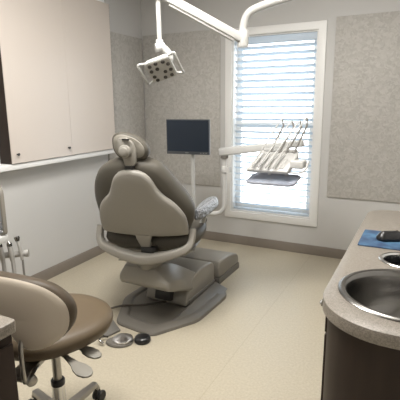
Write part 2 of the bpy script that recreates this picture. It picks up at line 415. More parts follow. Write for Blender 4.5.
b = B(); box(b, (1.12, -1.67, .034), (1.26, -1.42, .12), Matrix.Rotation(R(-12), 3, 'X')); obj('lift_linkage', b, M['dark'], ch, bevel=.01, seg=2)
# swivel mount
b = B(); lathe(b, [(.085, .415), (.09, .43), (.09, .465), (.08, .49), (.07, .495)], L(-.005, .035, 0)); obj('swivel_mount', b, M['shell'], ch)
b = B(); lathe(b, [(.078, .40), (.078, .455)], L(-.005, .05, 0)); obj('swivel_ring', b, M['band'], ch)
# yoke: a U-shaped beam with upright ends
path = [(-.345, -.005, .700), (-.346, -.015, .67), (-.343, -.03, .632), (-.325, -.05, .598), (-.285, -.075, .575), (-.20, -.1, .553), (-.12, -.11, .535), (-.04, -.11, .52), (.04, -.11, .522), (.12, -.11, .540), (.20, -.1, .565), (.262, -.075, .588), (.290, -.05, .612), (.300, -.03, .645), (.302, -.015, .68), (.302, -.005, .712)]
pp = smooth_path([L(*p) for p in path], 3)
b = B(); rr = []
for i, p in enumerate(pp):
    t = (pp[min(i+1, len(pp)-1)] - pp[max(i-1, 0)]).normalized(); s = Fc; u = t.cross(s).normalized(); s = u.cross(t)
    k = i/(len(pp)-1); hh = .021 + .012*math.exp(-((k-.5)/.2)**2); ww = .022 + .02*math.exp(-((k-.5)/.25)**2)
    rr.append([p + u*hh*math.copysign(abs(math.sin(a))**.45, math.sin(a)) + s*ww*math.copysign(abs(math.cos(a))**.45, math.cos(a)) for a in [2*math.pi*q/20 for q in range(20)]])
rings(b, rr); obj('yoke', b, M['shell'], ch, smooth=50)
b = B(); tube(b, [L(-.17, -.125, .505), L(-.10, -.135, .515), L(-.01, -.13, .53)], [.008, .011, .014], 10, (1, .6)); obj('release_lever', b, M['shell'], ch)
b = B(); box(b, L(.02, -.06, .56) - V((.05, .03, .02)), L(.02, -.06, .56) + V((.05, .03, .03))); obj('pivot', b, M['dark'], ch, bevel=.008, seg=2)
# seat cushion and leg rest
so = closed_curve([(-.27, -.035), (-.315, .03), (-.335, .14), (-.33, .30), (-.27, .50), (-.22, .65), (.22, .65), (.27, .50), (.325, .30), (.33, .14), (.31, .03), (.27, -.035), (0, -.05)], 4)
b = B(); pillow(b, so, lambda u, v, d: L(u, v, d + .05*max(0, abs(u)/.33 - .55)), [(.15, .552), (.045, .555), (.012, .572), (0, .60), (.006, .635), (.03, .655), (.09, .662), (.2, .655)]); obj('seat', b, M['uphol'], ch, smooth=60)
lo_ = rrect(-.22, 0, .22, .29, [.10, .10, .03, .03])
b = B(); pillow(b, lo_, lambda u, v, d: L(u*(1-.12*v), .63 + v*.86, .62 + d - v*.45), [(.15, -.05), (.02, -.048), (0, -.02), (.004, .02), (.03, .035), (.12, .04)]); obj('leg_rest', b, M['uphol'], ch, smooth=60)
b = B(); pillow(b, so, lambda u, v, d: L(u*.86, v*.9+.03, d), [(.1, .50), (.02, .515), (0, .54), (.02, .557)]); obj('seat_pan', b, M['shell'], ch, smooth=60)
# backrest cushion
nrm = (Xc.cross(-Fc*.43 + V((0, 0, 1)))).normalized()     # points away from the camera side? fixed below
if nrm.dot(Fc) > 0: nrm = -nrm                              # pointing to the rear of the chair
def BK(u, v, d, bend=.55):                                  # v is height, d towards the rear
    f = -.43*(v-.62)
    return L(u, f, v) + nrm*d - nrm*bend*u*u
cu = [(-.22, .655), (-.285, .69), (-.325, .76), (-.332, .84), (-.329, .90), (-.310, .975), (-.275, 1.05), (-.226, 1.108), (-.15, 1.155), (-.07, 1.178), (0, 1.182), (.07, 1.178), (.15, 1.145), (.205, 1.075), (.25, .99), (.29, .92), (.322, .85), (.328, .79), (.305, .715), (.25, .665), (0, .645)]
cu = closed_curve(cu, 3)
cu = [(u-.010, v) for u, v in cu]
b = B(); pillow(b, cu, BK, [(.16, -.125), (.07, -.12), (.03, -.10), (.008, -.06), (0, -.01), (.006, .022), (.03, .042), (.1, .05)], (0, .9)); obj('backrest', b, M['uphol'], ch, smooth=60)
# backrest shell
sh = [(-.05, .70), (-.27, .695), (-.302, .72), (-.298, .80), (-.278, .87), (-.24, .93), (-.18, .985), (-.148, 1.04), (-.122, 1.09), (-.085, 1.13), (-.03, 1.15), (.03, 1.15), (.08, 1.13), (.115, 1.09), (.14, 1.03), (.175, .98), (.225, .93), (.265, .87), (.288, .81), (.29, .72), (.262, .70), (.07, .70)]
sh = closed_curve(sh, 3)
b = B(); pillow(b, sh, lambda u, v, d: BK(u, v, d, .42), [(.02, .035), (.002, .05), (0, .068), (.008, .08), (.022, .086), (.07, .090), (.12, .0925), (.17, .094), (.21, .0948), (.24, .095)], (0, .92)); obj('backrest_shell', b, M['shell'], ch, smooth=50)
# stem under the shell
st = [(-.055, .715), (-.052, .68), (-.04, .645), (-.03, .615), (-.01, .57), (.03, .57), (.034, .61), (.034, .645), (.044, .68), (.06, .715)]
b = B(); prism(b, st, lambda u, v: BK(u, v, .045, 0), lambda u, v: BK(u, v, .085, 0)); obj('back_stem', b, M['shell'], ch, bevel=.008, seg=3)
# headrest
def HD(u, z, d): return L(u, -.235 - .10*(z-1.17), z) - Fc*d
ho = closed_curve([(-.112, 1.235), (-.118, 1.275), (-.113, 1.315), (-.09, 1.338), (-.05, 1.345), (-.01, 1.336), (.035, 1.318), (.075, 1.288), (.098, 1.25), (.098, 1.215), (.078, 1.19), (.03, 1.178), (-.03, 1.178), (-.085, 1.197)], 4)
b = B(); pillow(b, ho, lambda u, z, d: HD(u, z, d), [(.05, -.085), (.02, -.075), (.004, -.045), (0, -.01), (.003, .010), (.010, .018), (.03, .020), (.05, .020)]); hr = obj('headrest', b, M['uphol'], ch, smooth=60)
b = B(); pillow(b, ho, lambda u, z, d: HD(u, z, d), [(.015, .012), (.0145, .020), (.019, .025), (.05, .028)]); obj('headrest_back', b, M['shelld'], hr, smooth=50)
bk = [(-.066, 1.285), (-.058, 1.312), (-.010, 1.314), (.026, 1.288), (.040, 1.25), (.040, 1.17), (.026, 1.15), (-.03, 1.15), (-.040, 1.195), (-.062, 1.235)]
b = B(); prism(b, bk, lambda u, z: HD(u, z, .028), lambda u, z: HD(u, z, .055)); obj('headrest_bracket', b, M['shell'], hr, bevel=.006, seg=2)
b = B(); lathe(b, [(.036, 0), (.037, .012), (.034, .022), (.024, .027), (.022, .032), (.008, .036)], HD(-.018, 1.238, .055), -Fc, 28); obj('headrest_knob', b, M['shell'], hr)
b = B(); box(b, HD(-.01, 1.305, .058) - V((.022, .006, .004)), HD(-.01, 1.305, .058) + V((.022, .006, .004))); obj('bracket_slot', b, M['dark'], hr)
b = B(); box(b, HD(-.006, 1.145, .03) - V((.03, .02, .015)), HD(-.006, 1.145, .03) + V((.03, .02, .012))); obj('headrest_socket', b, M['dark'], ch, bevel=.004, seg=2)
# armrest under clear film
for s in (1, -1):
    ao = [(.0, .02), (.03, .12), (.04, .25), (.045, .36), (.03, .42), (-.02, .42), (-.05, .36), (-.055, .2), (-.04, .05)]
    ao = closed_curve(ao, 4)
    b = B(); pillow(b, ao, lambda u, v, d: L(s*(.325 + u + .06*v), v+.02, .785 + d + .02*v), [(.03, -.035), (.008, -.03), (0, -.01), (.002, .02), (.015, .04), (.035, .046)]); obj('armrest', b, M['wrap'], ch, smooth=70)
    b = B(); tube(b, smooth_path([L(s*.26, .30, .59), L(s*.30, .29, .68), L(s*.335, .27, .77)], 5), [.022, .016], 12, (1, .7)); obj('armrest_post', b, M['white'], ch)

# cable from chair to pedal
b = B(); tube(b, smooth_path([(1.30, -1.52, .036), (1.20, -1.64, .036), (1.07, -1.78, .040), (.95, -1.85, .040), (.84, -1.93, .010), (.80, -2.02, .008), (.90, -2.10, .008), (1.00, -2.13, .009)], 6), .008, 8)
tag(obj('floor_cable', b, M['cable'], base=(.84, -1.93, .01)), 'dark cable on the floor, from the chair base to the foot control', 'cable')

# ------------------------------------------------------------------ monitor on a pole
mo = thing('computer_monitor', 'dark flat monitor on a thin white pole behind the dental chair', 'monitor', (1.06, -.955, .17))
b = B(); tube(b, [(1.073, -.945, .17), (1.073, -.945, 1.22)], .017, 16); obj('pole', b, M['white'], mo)
b = B(); box(b, (1.02, -.972, 1.16), (1.12, -.935, 1.26)); obj('mount', b, M['bezel'], mo, bevel=.006, seg=2)
mr = Matrix.Rotation(R(8), 3, 'Z'); mp = V((1.055, -.99, 1.23))
def rot_about(bm): bmesh.ops.rotate(bm, verts=bm.verts, cent=mp, matrix=mr)
b = B(); box(b, (.858, -.995, 1.080), (1.247, -.972, 1.374)); rot_about(b); case = obj('case', b, M['bezel'], mo, bevel=.004, seg=2)
b = B(); box(b, (.866, -.9965, 1.106), (1.239, -.9945, 1.367)); rot_about(b); obj('screen', b, M['screen'], case)
for x, wd in ((1.03, .03), (1.165, .008), (1.19, .008), (1.212, .008)):
    b = B(); box(b, (x, -.9965, 1.091), (x+wd, -.9945, 1.095)); rot_about(b); obj('button' if wd < .02 else 'bezel_mark', b, M['hose'], case)

# ------------------------------------------------------------------ delivery unit
du = thing('delivery_unit', 'pale grey dental delivery unit on an arm in front of the window', 'delivery unit', (1.36, -.93, .55))
b = B(); tube(b, smooth_path([(1.092, -.938, .560), (1.20, -.93, .563), (1.285, -.93, .572), (1.335, -.93, .592), (1.362, -.93, .635), (1.366, -.93, .70), (1.366, -.93, .85), (1.366, -.93, 1.09)], 5), .019, 14); obj('support_arm', b, M['light'], du)
b = B(); lathe(b, [(.028, .935), (.030, .94), (.030, .985), (.028, .99)], (1.366, -.93, 0)); box(b, (1.365, -.955, .94), (1.42, -.905, .985)); obj('clamp_collar', b, M['light'], du)
b = B(); beam(b, (1.325, -.925, 1.105), (2.03, -.97, 1.205), .065, .068, .055, .050); obj('arm', b, M['light'], du, bevel=.012, seg=3)
b = B(); lathe(b, [(.030, 1.055), (.032, 1.06), (.032, 1.078)], (1.366, -.93, 0)); obj('arm_pivot', b, M['band'], du)
b = B(); tube(b, [(1.90, -.96, 1.17), (1.88, -1.03, 1.09)], .022, 14); obj('head_pivot', b, M['light'], du)
DH = V((.012, 0, .012))
hb = [[V(p) + DH for p in ((1.663, -1.20, .985), (1.975, -1.20, .985), (2.005, -1.04, 1.06), (1.735, -1.04, 1.06))],
      [V(p) + DH for p in ((1.655, -1.215, 1.005), (1.968, -1.215, 1.005), (2.010, -1.05, 1.125), (1.715, -1.05, 1.125))],
      [V(p) + DH for p in ((1.672, -1.195, 1.030), (1.955, -1.195, 1.030), (2.000, -1.04, 1.138), (1.725, -1.04, 1.138))]]
b = B(); rings(b, hb); hd = obj('head', b, M['light'], du, bevel=.006, seg=2)
# raised holders across the sloping face
fa, fb = V((1.672, -1.20, 1.026)) + DH, V((1.725, -1.045, 1.142)) + DH; ga, gb = V((1.955, -1.20, 1.026)) + DH, V((2.0, -1.045, 1.142)) + DH
for k in range(5):
    t = .12 + .19*k; p = fa.lerp(ga, t); q = fb.lerp(gb, t)
    b = B(); beam(b, p, p.lerp(q, .5), .030, .006, .022, .003); obj('holder', b, M['light'], hd, bevel=.004, seg=2)
b = B(); beam(b, fb.lerp(gb, .05), fb.lerp(gb, .98), .03, .018); obj('whip_rail', b, M['light'], hd, bevel=.004, seg=2)
b = B(); box(b, (1.985, -1.17, 1.035), (2.085, -1.05, 1.095)); obj('control_pad', b, M['light'], hd, bevel=.012, seg=3)
b = B(); tube(b, smooth_path([(1.955, -1.15, 1.012), (2.00, -1.16, 1.006), (2.07, -1.16, 1.012), (2.10, -1.15, 1.04), (2.11, -1.12, 1.09)], 5), .008, 10); obj('handle', b, M['light'], hd)
tips = [V((1.898, -1.1, 1.383)), V((1.973, -1.1, 1.373)), V((2.031, -1.1, 1.374)), V((2.080, -1.1, 1.399))]
roots = [V((1.795, -1.06, 1.125)), V((1.865, -1.06, 1.13)), V((1.925, -1.06, 1.135)), V((1.985, -1.06, 1.14))]
for i, (t, r0) in enumerate(zip(tips, roots)):
    k = V((.010, .012, -.045)) if i < 3 else V((.0, .01, -.06))
    b = B(); tube(b, [r0, r0.lerp(t+k, .5), t + k, t + k*.4 + V((.001, .003, 0)), t], [.0075, .006], 10); obj('whip_arm', b, M['hose'], du)
# tray under the head
b = B(); to = rrect(1.665, -1.27, 2.035, -1.03, .05)
def trf(k, z): return [V((1.862+(x-1.85)*k, -1.15+(y+1.15)*k, z + .022 + .16*(y+1.15)*k)) for x, y in to]
rings(b, [trf(.93, .914), trf(.98, .916), trf(1.0, .922), trf(1.0, .932), trf(.975, .934), trf(.95, .925), trf(.90, .920)]); tray = obj('tray', b, M['traym'], du)
for x in (1.80, 1.93):
    b = B(); tube(b, [(x, -1.06, 1.03), (x, -1.06, .965)], .012, 10); obj('tray_bracket', b, M['light'], du)
# handpieces hanging in the holders, each with its hose up to the whip tip
words = ['leftmost dental handpiece and hose in the delivery unit holders', 'second dental handpiece from the left in the delivery unit holders', 'third dental handpiece from the left in the delivery unit holders', 'rightmost dental handpiece and hose in the delivery unit holders']
for i in range(4):
    t = .16 + .19*i
    p = fa.lerp(ga, t) + V((0, -.012, .020)); q = fb.lerp(gb, t) + V((0, -.010, .016))
    low = p + (p-q)*.08; hi = p.lerp(q, .75)
    hp = thing('dental_handpiece', words[i], 'handpiece', low, 'dental handpieces on the delivery unit')
    b = B(); tube(b, [low, low.lerp(hi, .3), low.lerp(hi, .8), hi], [.004, .006, .006, .005], 12); obj('body', b, M['light'], hp)
    b = B(); a0 = low + V((0, -.004, -.006)); tip = tips[i]
    tube(b, smooth_path([low, a0 + V((-.003, -.010, 0)), a0.lerp(tip, .10) + V((-.004, -.014, 0)), a0.lerp(tip, .5) + V((-.006, -.016, 0)), a0.lerp(tip, .93) + V((-.004, -.008, 0)), tip], 4), .0048, 8); obj('hose', b, M['light'], hp)

# ------------------------------------------------------------------ overhead lamp
lp = thing('operating_lamp', 'white overhead dental lamp with dark lenses, hung on a ceiling boom', 'dental lamp', (2.55, -1.32, RZ))
b = B(); tube(b, smooth_path([(2.55, -1.32, 2.775), (2.55, -1.32, 2.5), (2.52, -1.325, 2.28), (2.40, -1.345, 2.215), (2.20, -1.37, 2.18), (1.95, -1.385, 2.135), (1.80, -1.395, 2.10), (1.735, -1.40, 2.065), (1.709, -1.40, 2.00), (1.706, -1.40, 1.95), (1.706, -1.40, 1.90)], 6), .026, 16); obj('ceiling_tube', b, M['white'], lp)
b = B(); lathe(b, [(.07, 2.745), (.075, 2.76), (.075, RZ-.001)], (2.55, -1.32, 0)); obj('ceiling_plate', b, M['white'], lp)
b = B(); lathe(b, [(.033, 1.865), (.036, 1.875), (.036, 1.965), (.033, 1.972)], (1.706, -1.40, 0)); obj('elbow', b, M['white'], lp)
b = B(); beam(b, (1.72, -1.39, 1.905), (1.255, -1.815, 2.195), .05, .055); bo = obj('boom', b, M['white'], lp, bevel=.008, seg=3)
b = B(); beam(b, (1.66, -1.445, 1.905), (1.34, -1.735, 2.105), .030, .014); obj('boom_rod', b, M['light'], bo, bevel=.004, seg=2)
b = B(); lathe(b, [(.036, 2.140), (.042, 2.15), (.042, 2.22), (.034, 2.23)], (1.285, -1.788, 0)); obj('boom_joint', b, M['white'], lp)
b = B(); tube(b, [(1.290, -1.782, 2.15), (1.288, -1.770, 1.885)], .0155, 14); obj('drop_pole', b, M['white'], lp)
b = B(); lathe(b, [(.020, .03), (.024, .025), (.024, 0), (.018, -.005)], (1.288, -1.771, 1.87)); tube(b, [(1.268, -1.79, 1.848), (1.312, -1.753, 1.858)], .027, 16); obj('knuckle', b, M['light'], lp)
b = B(); tube(b, smooth_path([(1.290, -1.766, 1.855), (1.315, -1.757, 1.842), (1.340, -1.750, 1.815), (1.348, -1.745, 1.785), (1.335, -1.755, 1.745)], 5), [.026, .018], 12); obj('neck', b, M['white'], lp)
cr, cu_, cf = V((.88946, .45694, -.00821)), V((-.09134, .19534, .97647)), V((-.4478, .86778, -.21549))
ab = cr*.160 + cu_*.046 - cf*.036; ad = cr*.052 - cu_*.085 + cf*.140
ea, ed_ = ab.normalized(), ad.normalized(); ed_ = (ed_ - ea*ed_.dot(ea)).normalized(); en = ea.cross(ed_)
if en.dot(cf) > 0: en = -en                      # face normal looks at the camera side
hc = V((1.312, -1.800, 1.712)); Hh = .082
def HL(a, d, n): return hc + ea*a + ed_*d + en*n
b = B(); ol = rrect(-Hh, -Hh, Hh, Hh, .026)
rings(b, [[HL(x*k, y*k, n) for x, y in ol] for k, n in ((.78, -.040), (.96, -.032), (1.03, -.018), (1.03, -.004), (1.0, .002), (.93, .003))]); lh = obj('lamp_head', b, M['white'], lp)
b = B(); rings(b, [[HL(x*k, y*k, n) for x, y in ol] for k, n in ((.93, .0035), (.92, .0055), (.86, .0058))]); obj('lamp_face', b, M['face'], lh)
for x, y in ((-.055, -.055), (-.06, -.015), (-.058, .03), (-.05, .062), (-.012, -.062), (.035, -.058), (.060, -.03), (.060, .015), (.05, .058), (.005, .06), (-.018, -.02), (.022, .018)):
    b = B(); lathe(b, [(.0125, 0), (.0125, .004), (.010, .006), (.004, .007)], HL(x, y, .005), en, 16); obj('lens', b, M['lens'], lh)
for s in (-1, 1):
    a0 = s*Hh; a1 = s*(Hh+.040)
    pth = [HL(a0*.9, -.070, -.015), HL(a1*.97, -.084, -.008), HL(a1, -.055, 0), HL(a1, 0, .004), HL(a1, .055, 0), HL(a1*.97, .084, -.008), HL(a0*.9, .070, -.015)]
    b = B(); tube(b, smooth_path(pth, 5), .0085, 10); obj('handle', b, M['white'], lh)

# ------------------------------------------------------------------ foot controls
fc = thing('foot_control', 'chrome foot control disc in a grey housing behind the chair base', 'foot control', (1.215, -2.215, 0))
b = B(); hl = closed_curve([(1.125, -2.26), (1.145, -2.19), (1.21, -2.135), (1.265, -2.150), (1.293, -2.21), (1.26, -2.27), (1.185, -2.29)], 4)
pillow(b, hl, lambda u, v, d: (u, v, d), [(.004, 0), (0, .006), (.006, .016), (.02, .02)]); obj('housing', b, M['plate'], fc)
b = B(); lathe(b, [(.062, .018), (.065, .022), (.064, .028), (.052, .034), (.022, .040), (.005, .041)], (1.222, -2.205, 0)); obj('disc', b, M['disc'], fc)
b = B(); tube(b, smooth_path([(1.115, -2.225, .018), (1.09, -2.26, .035), (1.11, -2.30, .035), (1.14, -2.30, .018)], 5), .007, 8); obj('carry_handle', b, M['steel'], fc)
b = B(); lathe(b, [(.048, 0), (.053, .006), (.053, .024), (.046, .034), (.025, .041), (.004, .042)], (1.330, -2.142, 0)); 
o = obj('foot_pedal', b, M['black'], base=(1.330, -2.142, 0)); tag(o, 'round black foot pedal on the floor beside the chrome disc', 'foot pedal')
b = B(); bl_ = [(.93, -2.0), (.985, -2.01), (1.125, -2.105), (1.10, -2.20), (1.05, -2.25), (.93, -2.2)]
rings(b, [[V((x, y, z)) for x, y in bl_] for z in (.0005, .016)]); 
# the plate is kept clear of the chair base
o = obj('floor_plate', b, M['band'], bevel=.004, seg=2, base=(1.03, -2.12, 0)); 
tag(o, 'flat dark grey plate on the floor left of the chrome foot control', 'floor plate')

# ------------------------------------------------------------------ operator stool
sx, sy = 1.466, -2.99
sl = thing('operator_stool', 'taupe swivel stool with a beige-backed rest in the left foreground', 'stool', (sx, sy, 0))
so2 = closed_curve([(sx-.23, sy-.13), (sx-.265, sy+.02), (sx-.22, sy+.19), (sx-.08, sy+.275), (sx+.08, sy+.262), (sx+.185, sy+.185), (sx+.228, sy+.06), (sx+.195, sy-.10), (sx+.115, sy-.205), (sx, sy-.245), (sx-.14, sy-.215)], 5)
b = B(); pillow(b, so2, lambda u, v, d: (u, v, d), [(.13, .505), (.05, .508), (.018, .522), (.002, .548), (0, .562), (.010, .582), (.04, .596), (.10, .600), (.18, .594)]); obj('seat', b, M['stoolv'], sl, smooth=60)
b = B(); lathe(b, [(.12, .475), (.13, .485), (.13, .507)], (sx, sy, 0)); obj('seat_plate', b, M['dark'], sl)
b = B(); lathe(b, [(.0195, .25), (.0195, .49)], (sx, sy, 0)); obj('gas_piston', b, M['satin'], sl)
b = B(); lathe(b, [(.029, .268), (.031, .272), (.031, .292), (.026, .298)], (sx, sy, 0)); obj('column_cap', b, M['black'], sl)
b = B(); lathe(b, [(.030, .09), (.029, .268)], (sx, sy, 0)); obj('column', b, M['chrome'], sl)
b = B(); lathe(b, [(.045, .075), (.05, .085), (.045, .13), (.03, .15)], (sx, sy, 0)); obj('hub', b, M['satin'], sl)
for k in range(5):
    a = R(92 + 72*k); dx, dy = math.cos(a), math.sin(a)
    P = lambda r, z, off=0: V((sx + dx*r - dy*off, sy + dy*r + dx*off, z))
    b = B(); beam(b, P(.03, .115), P(.250, .108), .05, .038, .034, .026); beam(b, P(.235, .118), P(.260, .075), .034, .02); obj('leg', b, M['satin'], sl, bevel=.007, seg=3)
    b = B()
    for off in (-.016, .016):
        lathe(b, [(.026, -.008), (.029, -.004), (.029, .004), (.026, .008)], P(.272, .0295, off), (-dy, dx, 0), 20)
    tube(b, [P(.272, .0295, -.016), P(.272, .0295, .016)], .008, 8); tube(b, [P(.252, .045), P(.252, .095)], .008, 8); box(b, P(.260, .045)-V((.01, .01, .012)), P(.260, .045)+V((.01, .01, .012)))
    obj('caster', b, M['rubber'], sl)
for (p0, p1, w_) in (((1.55, -3.055, .498), (1.715, -3.105, .492), .033), ((1.54, -2.975, .495), (1.655, -2.990, .487), .03)):
    b = B(); p0, p1 = V(p0), V(p1); t = (p1-p0).normalized(); s = V((-t.y, t.x, 0))
    e = p1 + t*.035
    ou = [(p0, .012), (p0.lerp(p1, .5), .011), (p0.lerp(p1, .8), .018), (p1, w_*.9), (e, w_), (e + t*.028, w_*.7), (e + t*.040, w_*.25)]
    pts = [q + s*h for q, h in ou] + [q - s*h for q, h in reversed(ou)]
    rings(b, [[q + V((0, 0, z)) for q in pts] for z in (-.004, .004)]); obj('lever', b, M['shelld'], sl, bevel=.002, seg=2)
# backrest (turned a little) with light shell facing the camera
bc = V((1.555, -3.275, 0)); ba = R(6); bx = V((math.cos(ba), math.sin(ba), 0)); bf = V((-math.sin(ba), math.cos(ba), 0))
def SB(u, z, d): return bc + bx*u + bf*(1.25*u*u - d) + V((0, 0, z))
bo_ = closed_curve([(-.20, .88), (-.10, .906), (0, .912), (.08, .905), (.155, .885), (.206, .84), (.229, .785), (.221, .72), (.18, .672), (.12, .650), (.068, .656), (.034, .688), (.008, .722), (-.03, .730), (-.065, .69), (-.12, .655), (-.2, .69), (-.24, .78)], 4)
b = B(); pillow(b, bo_, SB, [(.08, -.07), (.03, -.065), (.008, -.045), (0, -.015), (.003, .004), (.012, .010), (.03, .010), (.08, .010), (.13, .010), (.18, .010)]); rest = obj('backrest', b, M['stoold'], sl, smooth=60)
bi = closed_curve([(-.20, .868), (-.10, .892), (0, .898), (.085, .892), (.155, .869), (.201, .830), (.219, .785), (.212, .727), (.172, .684), (.115, .660), (.07, .668), (.038, .70), (.01, .735), (-.03, .742), (-.06, .70), (-.10, .665), (-.16, .685), (-.22, .78)], 4)
b = B(); pillow(b, bi, SB, [(-.010, .010), (-.018, .020), (-.014, .028), (.004, .034), (.05, .038), (.10, .038), (.15, .038), (.19, .038)]); obj('backrest_shell', b, M['stools'], rest, smooth=50)
b = B(); tube(b, smooth_path([SB(.075, .72, .020), SB(.078, .66, .040), SB(.082, .60, .046), SB(.08, .53, .040), V((1.58, -3.24, .475)), V((1.51, -3.12, .462))], 6), .0085, 10, (1, .6)); obj('back_bar', b, M['satin'], sl)
b = B(); beam(b, (1.47, -3.06, .47), (1.505, -3.235, .455), .075, .022); obj('tilt_plate', b, M['satin'], sl, bevel=.003, seg=2)
b = B(); lathe(b, [(.022, 0), (.022, .022), (.016, .026)], (1.535, -3.19, .44), (1, -.5, 0), 18); obj('tilt_knob', b, M['satin'], sl)

# ------------------------------------------------------------------ assistant instrument stand at the left edge
an = thing('instrument_stand', 'pale instrument arm with shelf and holder bar at the left edge', 'instrument stand', (.45, -2.93, 0))
b = B(); lathe(b, [(.17, 0), (.17, .02), (.06, .04), (.05, .05)], (.45, -2.93, 0)); obj('foot', b, M['light'], an)
b = B(); tube(b, [(.45, -2.93, .045), (.45, -2.93, .79)], .025, 14); obj('post', b, M['light'], an)
b = B(); prism(b, rrect(.40, -3.0, .868, -2.695, .012), lambda u, v: (u, v, .773), lambda u, v: (u, v, .812)); obj('shelf', b, M['light'], an, bevel=.004, seg=2)
ba_, bb_ = V((.45, -2.93, .655)), V((.878, -2.60, .676))
dirb = (bb_-ba_).normalized()
b = B(); tube(b, [ba_, bb_], .017, 14); obj('holder_bar', b, M['hose'], an)
b = B(); tube(b, [bb_ - dirb*.004, bb_ + dirb*.012], .021, 16); obj('bar_end', b, M['hose'], an)
sp = thing('clear_wrapped_display', 'upright dark-rimmed grey panel on the shelf, cut off by the left edge', 'panel', (.62, -2.71, .813))
b = B(); prism(b, rrect(.42, .814, .872, 1.098, [.06, .06, .02, .02]), lambda u, v: (u, -2.725, v), lambda u, v: (u, -2.70, v)); pc_ = obj('case', b, M['shelld'], sp, bevel=.005, seg=2)
b = B(); prism(b, rrect(.43, .822, .862, 1.088, [.05, .05, .015, .015]), lambda u, v: (u, -2.729, v), lambda u, v: (u, -2.724, v)); obj('film', b, M['wrap'], pc_)
lab = ['left suction handpiece on the holder bar, cut by the left edge', 'middle suction handpiece on the holder bar, hose hanging down', 'right slim chrome-tipped syringe on the holder bar end']
for i, t in enumerate((.775, .87, .965)):
    p = ba_.lerp(bb_, t) + V((.010, -.018, 0))
    it = thing('suction_handpiece' if i < 2 else 'air_syringe', lab[i], 'suction handpiece' if i < 2 else 'syringe', p + V((0, 0, -.03)), 'instruments on the holder bar')
    lean = V((-.012, 0, 0)) if i < 2 else V((-.022, .0, 0))
    hgt = .074 if i < 2 else .100
    r_ = .0150 if i < 2 else .0100
    b = B(); tube(b, [p + V((0, 0, -.03)), p, p + lean*.6 + V((0, 0, hgt*.55)), p + lean + V((0, 0, hgt*.8))], [r_*.8, r_, r_*.95, r_*.85], 12); obj('body', b, M['hose'], it)
    b = B()
    if i < 2: tube(b, [p + lean + V((0, 0, hgt*.75)), p + lean*1.1 + V((0, 0, hgt*.95)), p + lean*1.3 + V((-.002, 0, hgt*1.12))], [r_*1.0, r_*.95, r_*.35], 12)
    else: tube(b, [p + lean + V((0, 0, hgt*.78)), p + lean*1.15 + V((0, 0, hgt*.95)), p + lean*1.2 + V((-.002, 0, hgt*1.03))], [r_*1.1, r_*1.6, r_*1.5], 12)
    obj('tip', b, M['steel'], it)
    b = B(); e0 = p + V((.004, 0, -.028))
    tube(b, smooth_path([e0, e0 + V((.006, -.004, -.08)), e0 + V((.016, -.01, -.18)), e0 + V((-.01, -.03, -.30)), e0 + V((-.12, -.12, -.34)), V((.47 + .01*i, -2.90, .40 + .03*i))], 6), .011 if i < 2 else .006, 10); obj('hose', b, M['hose'] if i < 2 else M['band'], it)

# ------------------------------------------------------------------ counter on the right
CZ = .87
def counter_outline(x0, y0, y1, x1, rn, rf):
    return rrect(x0, y0, x1, y1, [.002, rf, rn, .002], 14)
co = counter_outline(2.580, -3.026, -1.478, RX-.001, .22, .13)
SK, SR = (2.832, -2.722), .218; RG, RR = (2.808, -2.378), .093
ct = None
b = B(); prism(b, co, lambda u, v: (u, v, CZ-.042), lambda u, v: (u, v, CZ))
ct = tag(obj('countertop', b, M['counter'], bevel=.004, seg=2, ang=50, base=(2.95, -2.25, CZ-.042)), 'speckled beige countertop with a rounded end, at right', 'countertop')
# cut the sink and chute holes
def cutter(c, r):
    b2 = B(); lathe(b2, [(r, CZ-.2), (r, CZ+.1)], (c[0], c[1], 0), seg=64)
    return b2
for c, r in ((SK, SR-.012), (RG, RR-.01)):
    cb = cutter(c, r); me = bpy.data.meshes.new('cut'); bmesh.ops.recalc_face_normals(cb, faces=cb.faces); cb.to_mesh(me); cb.free(); co_ = bpy.data.objects.new('cut', me); COL.objects.link(co_)
    md = ct.modifiers.new('hole', 'BOOLEAN'); md.operation = 'DIFFERENCE'; md.object = co_; md.solver = 'EXACT'
    bpy.context.view_layer.update()
    dg = bpy.context.evaluated_depsgraph_get(); nm = bpy.data.meshes.new_from_object(ct.evaluated_get(dg)); ct.modifiers.clear(); ct.data = nm
    bpy.data.objects.remove(co_)
ct.data.name = 'countertop'
ct.data.set_sharp_from_angle(angle=R(38))
bc_ = thing('base_cabinet', 'dark brown curved base cabinet under the speckled countertop', 'cabinet', (2.95, -2.25, 0))
ci = counter_outline(2.598, -3.006, -1.495, RX-.002, .205, .12); ck = counter_outline(2.64, -2.95, -1.54, RX-.002, .17, .09)
b = B(); prism(b, ci, lambda u, v: (u, v, .10), lambda u, v: (u, v, CZ-.0425))
def hollow(bm):  # open top so the bowls hang inside a real cabinet shell
    return bm
b.free(); b = B()
n = len(ci); inn = counter_outline(2.616, -2.988, -1.513, RX-.003, .195, .11)
rings(b, [[V((x, y, .118)) for x, y in inn], [V((x, y, CZ-.0425)) for x, y in inn], [V((x, y, CZ-.0425)) for x, y in ci], [V((x, y, .10)) for x, y in ci]])
obj('body', b, M['brown'], bc_, smooth=30)
b = B(); prism(b, ck, lambda u, v: (u, v, 0.0005), lambda u, v: (u, v, .10)); obj('toe_kick', b, M['black'], bc_)
for y0, y1 in ((-2.78, -2.40), (-2.39, -2.01), (-2.0, -1.63)):
    b = B(); box(b, (2.584, y0, .70), (2.597, y1, .815)); dr = obj('drawer', b, M['brown'], bc_, bevel=.002, seg=2)
    b = B(); yk = y0 + .05 if y0 < -2.7 else (y0+y1)/2
    lathe(b, [(.006, 0), (.005, .012), (.011, .018), (.0125, .024), (.009, .030), (.003, .032)], (2.584, yk, .785), (-1, 0, 0), 16); obj('knob', b, M['chrome'], dr)
    b = B(); box(b, (2.584, y0, .13), (2.597, y1, .69)); obj('door', b, M['brown'], bc_, bevel=.002, seg=2)
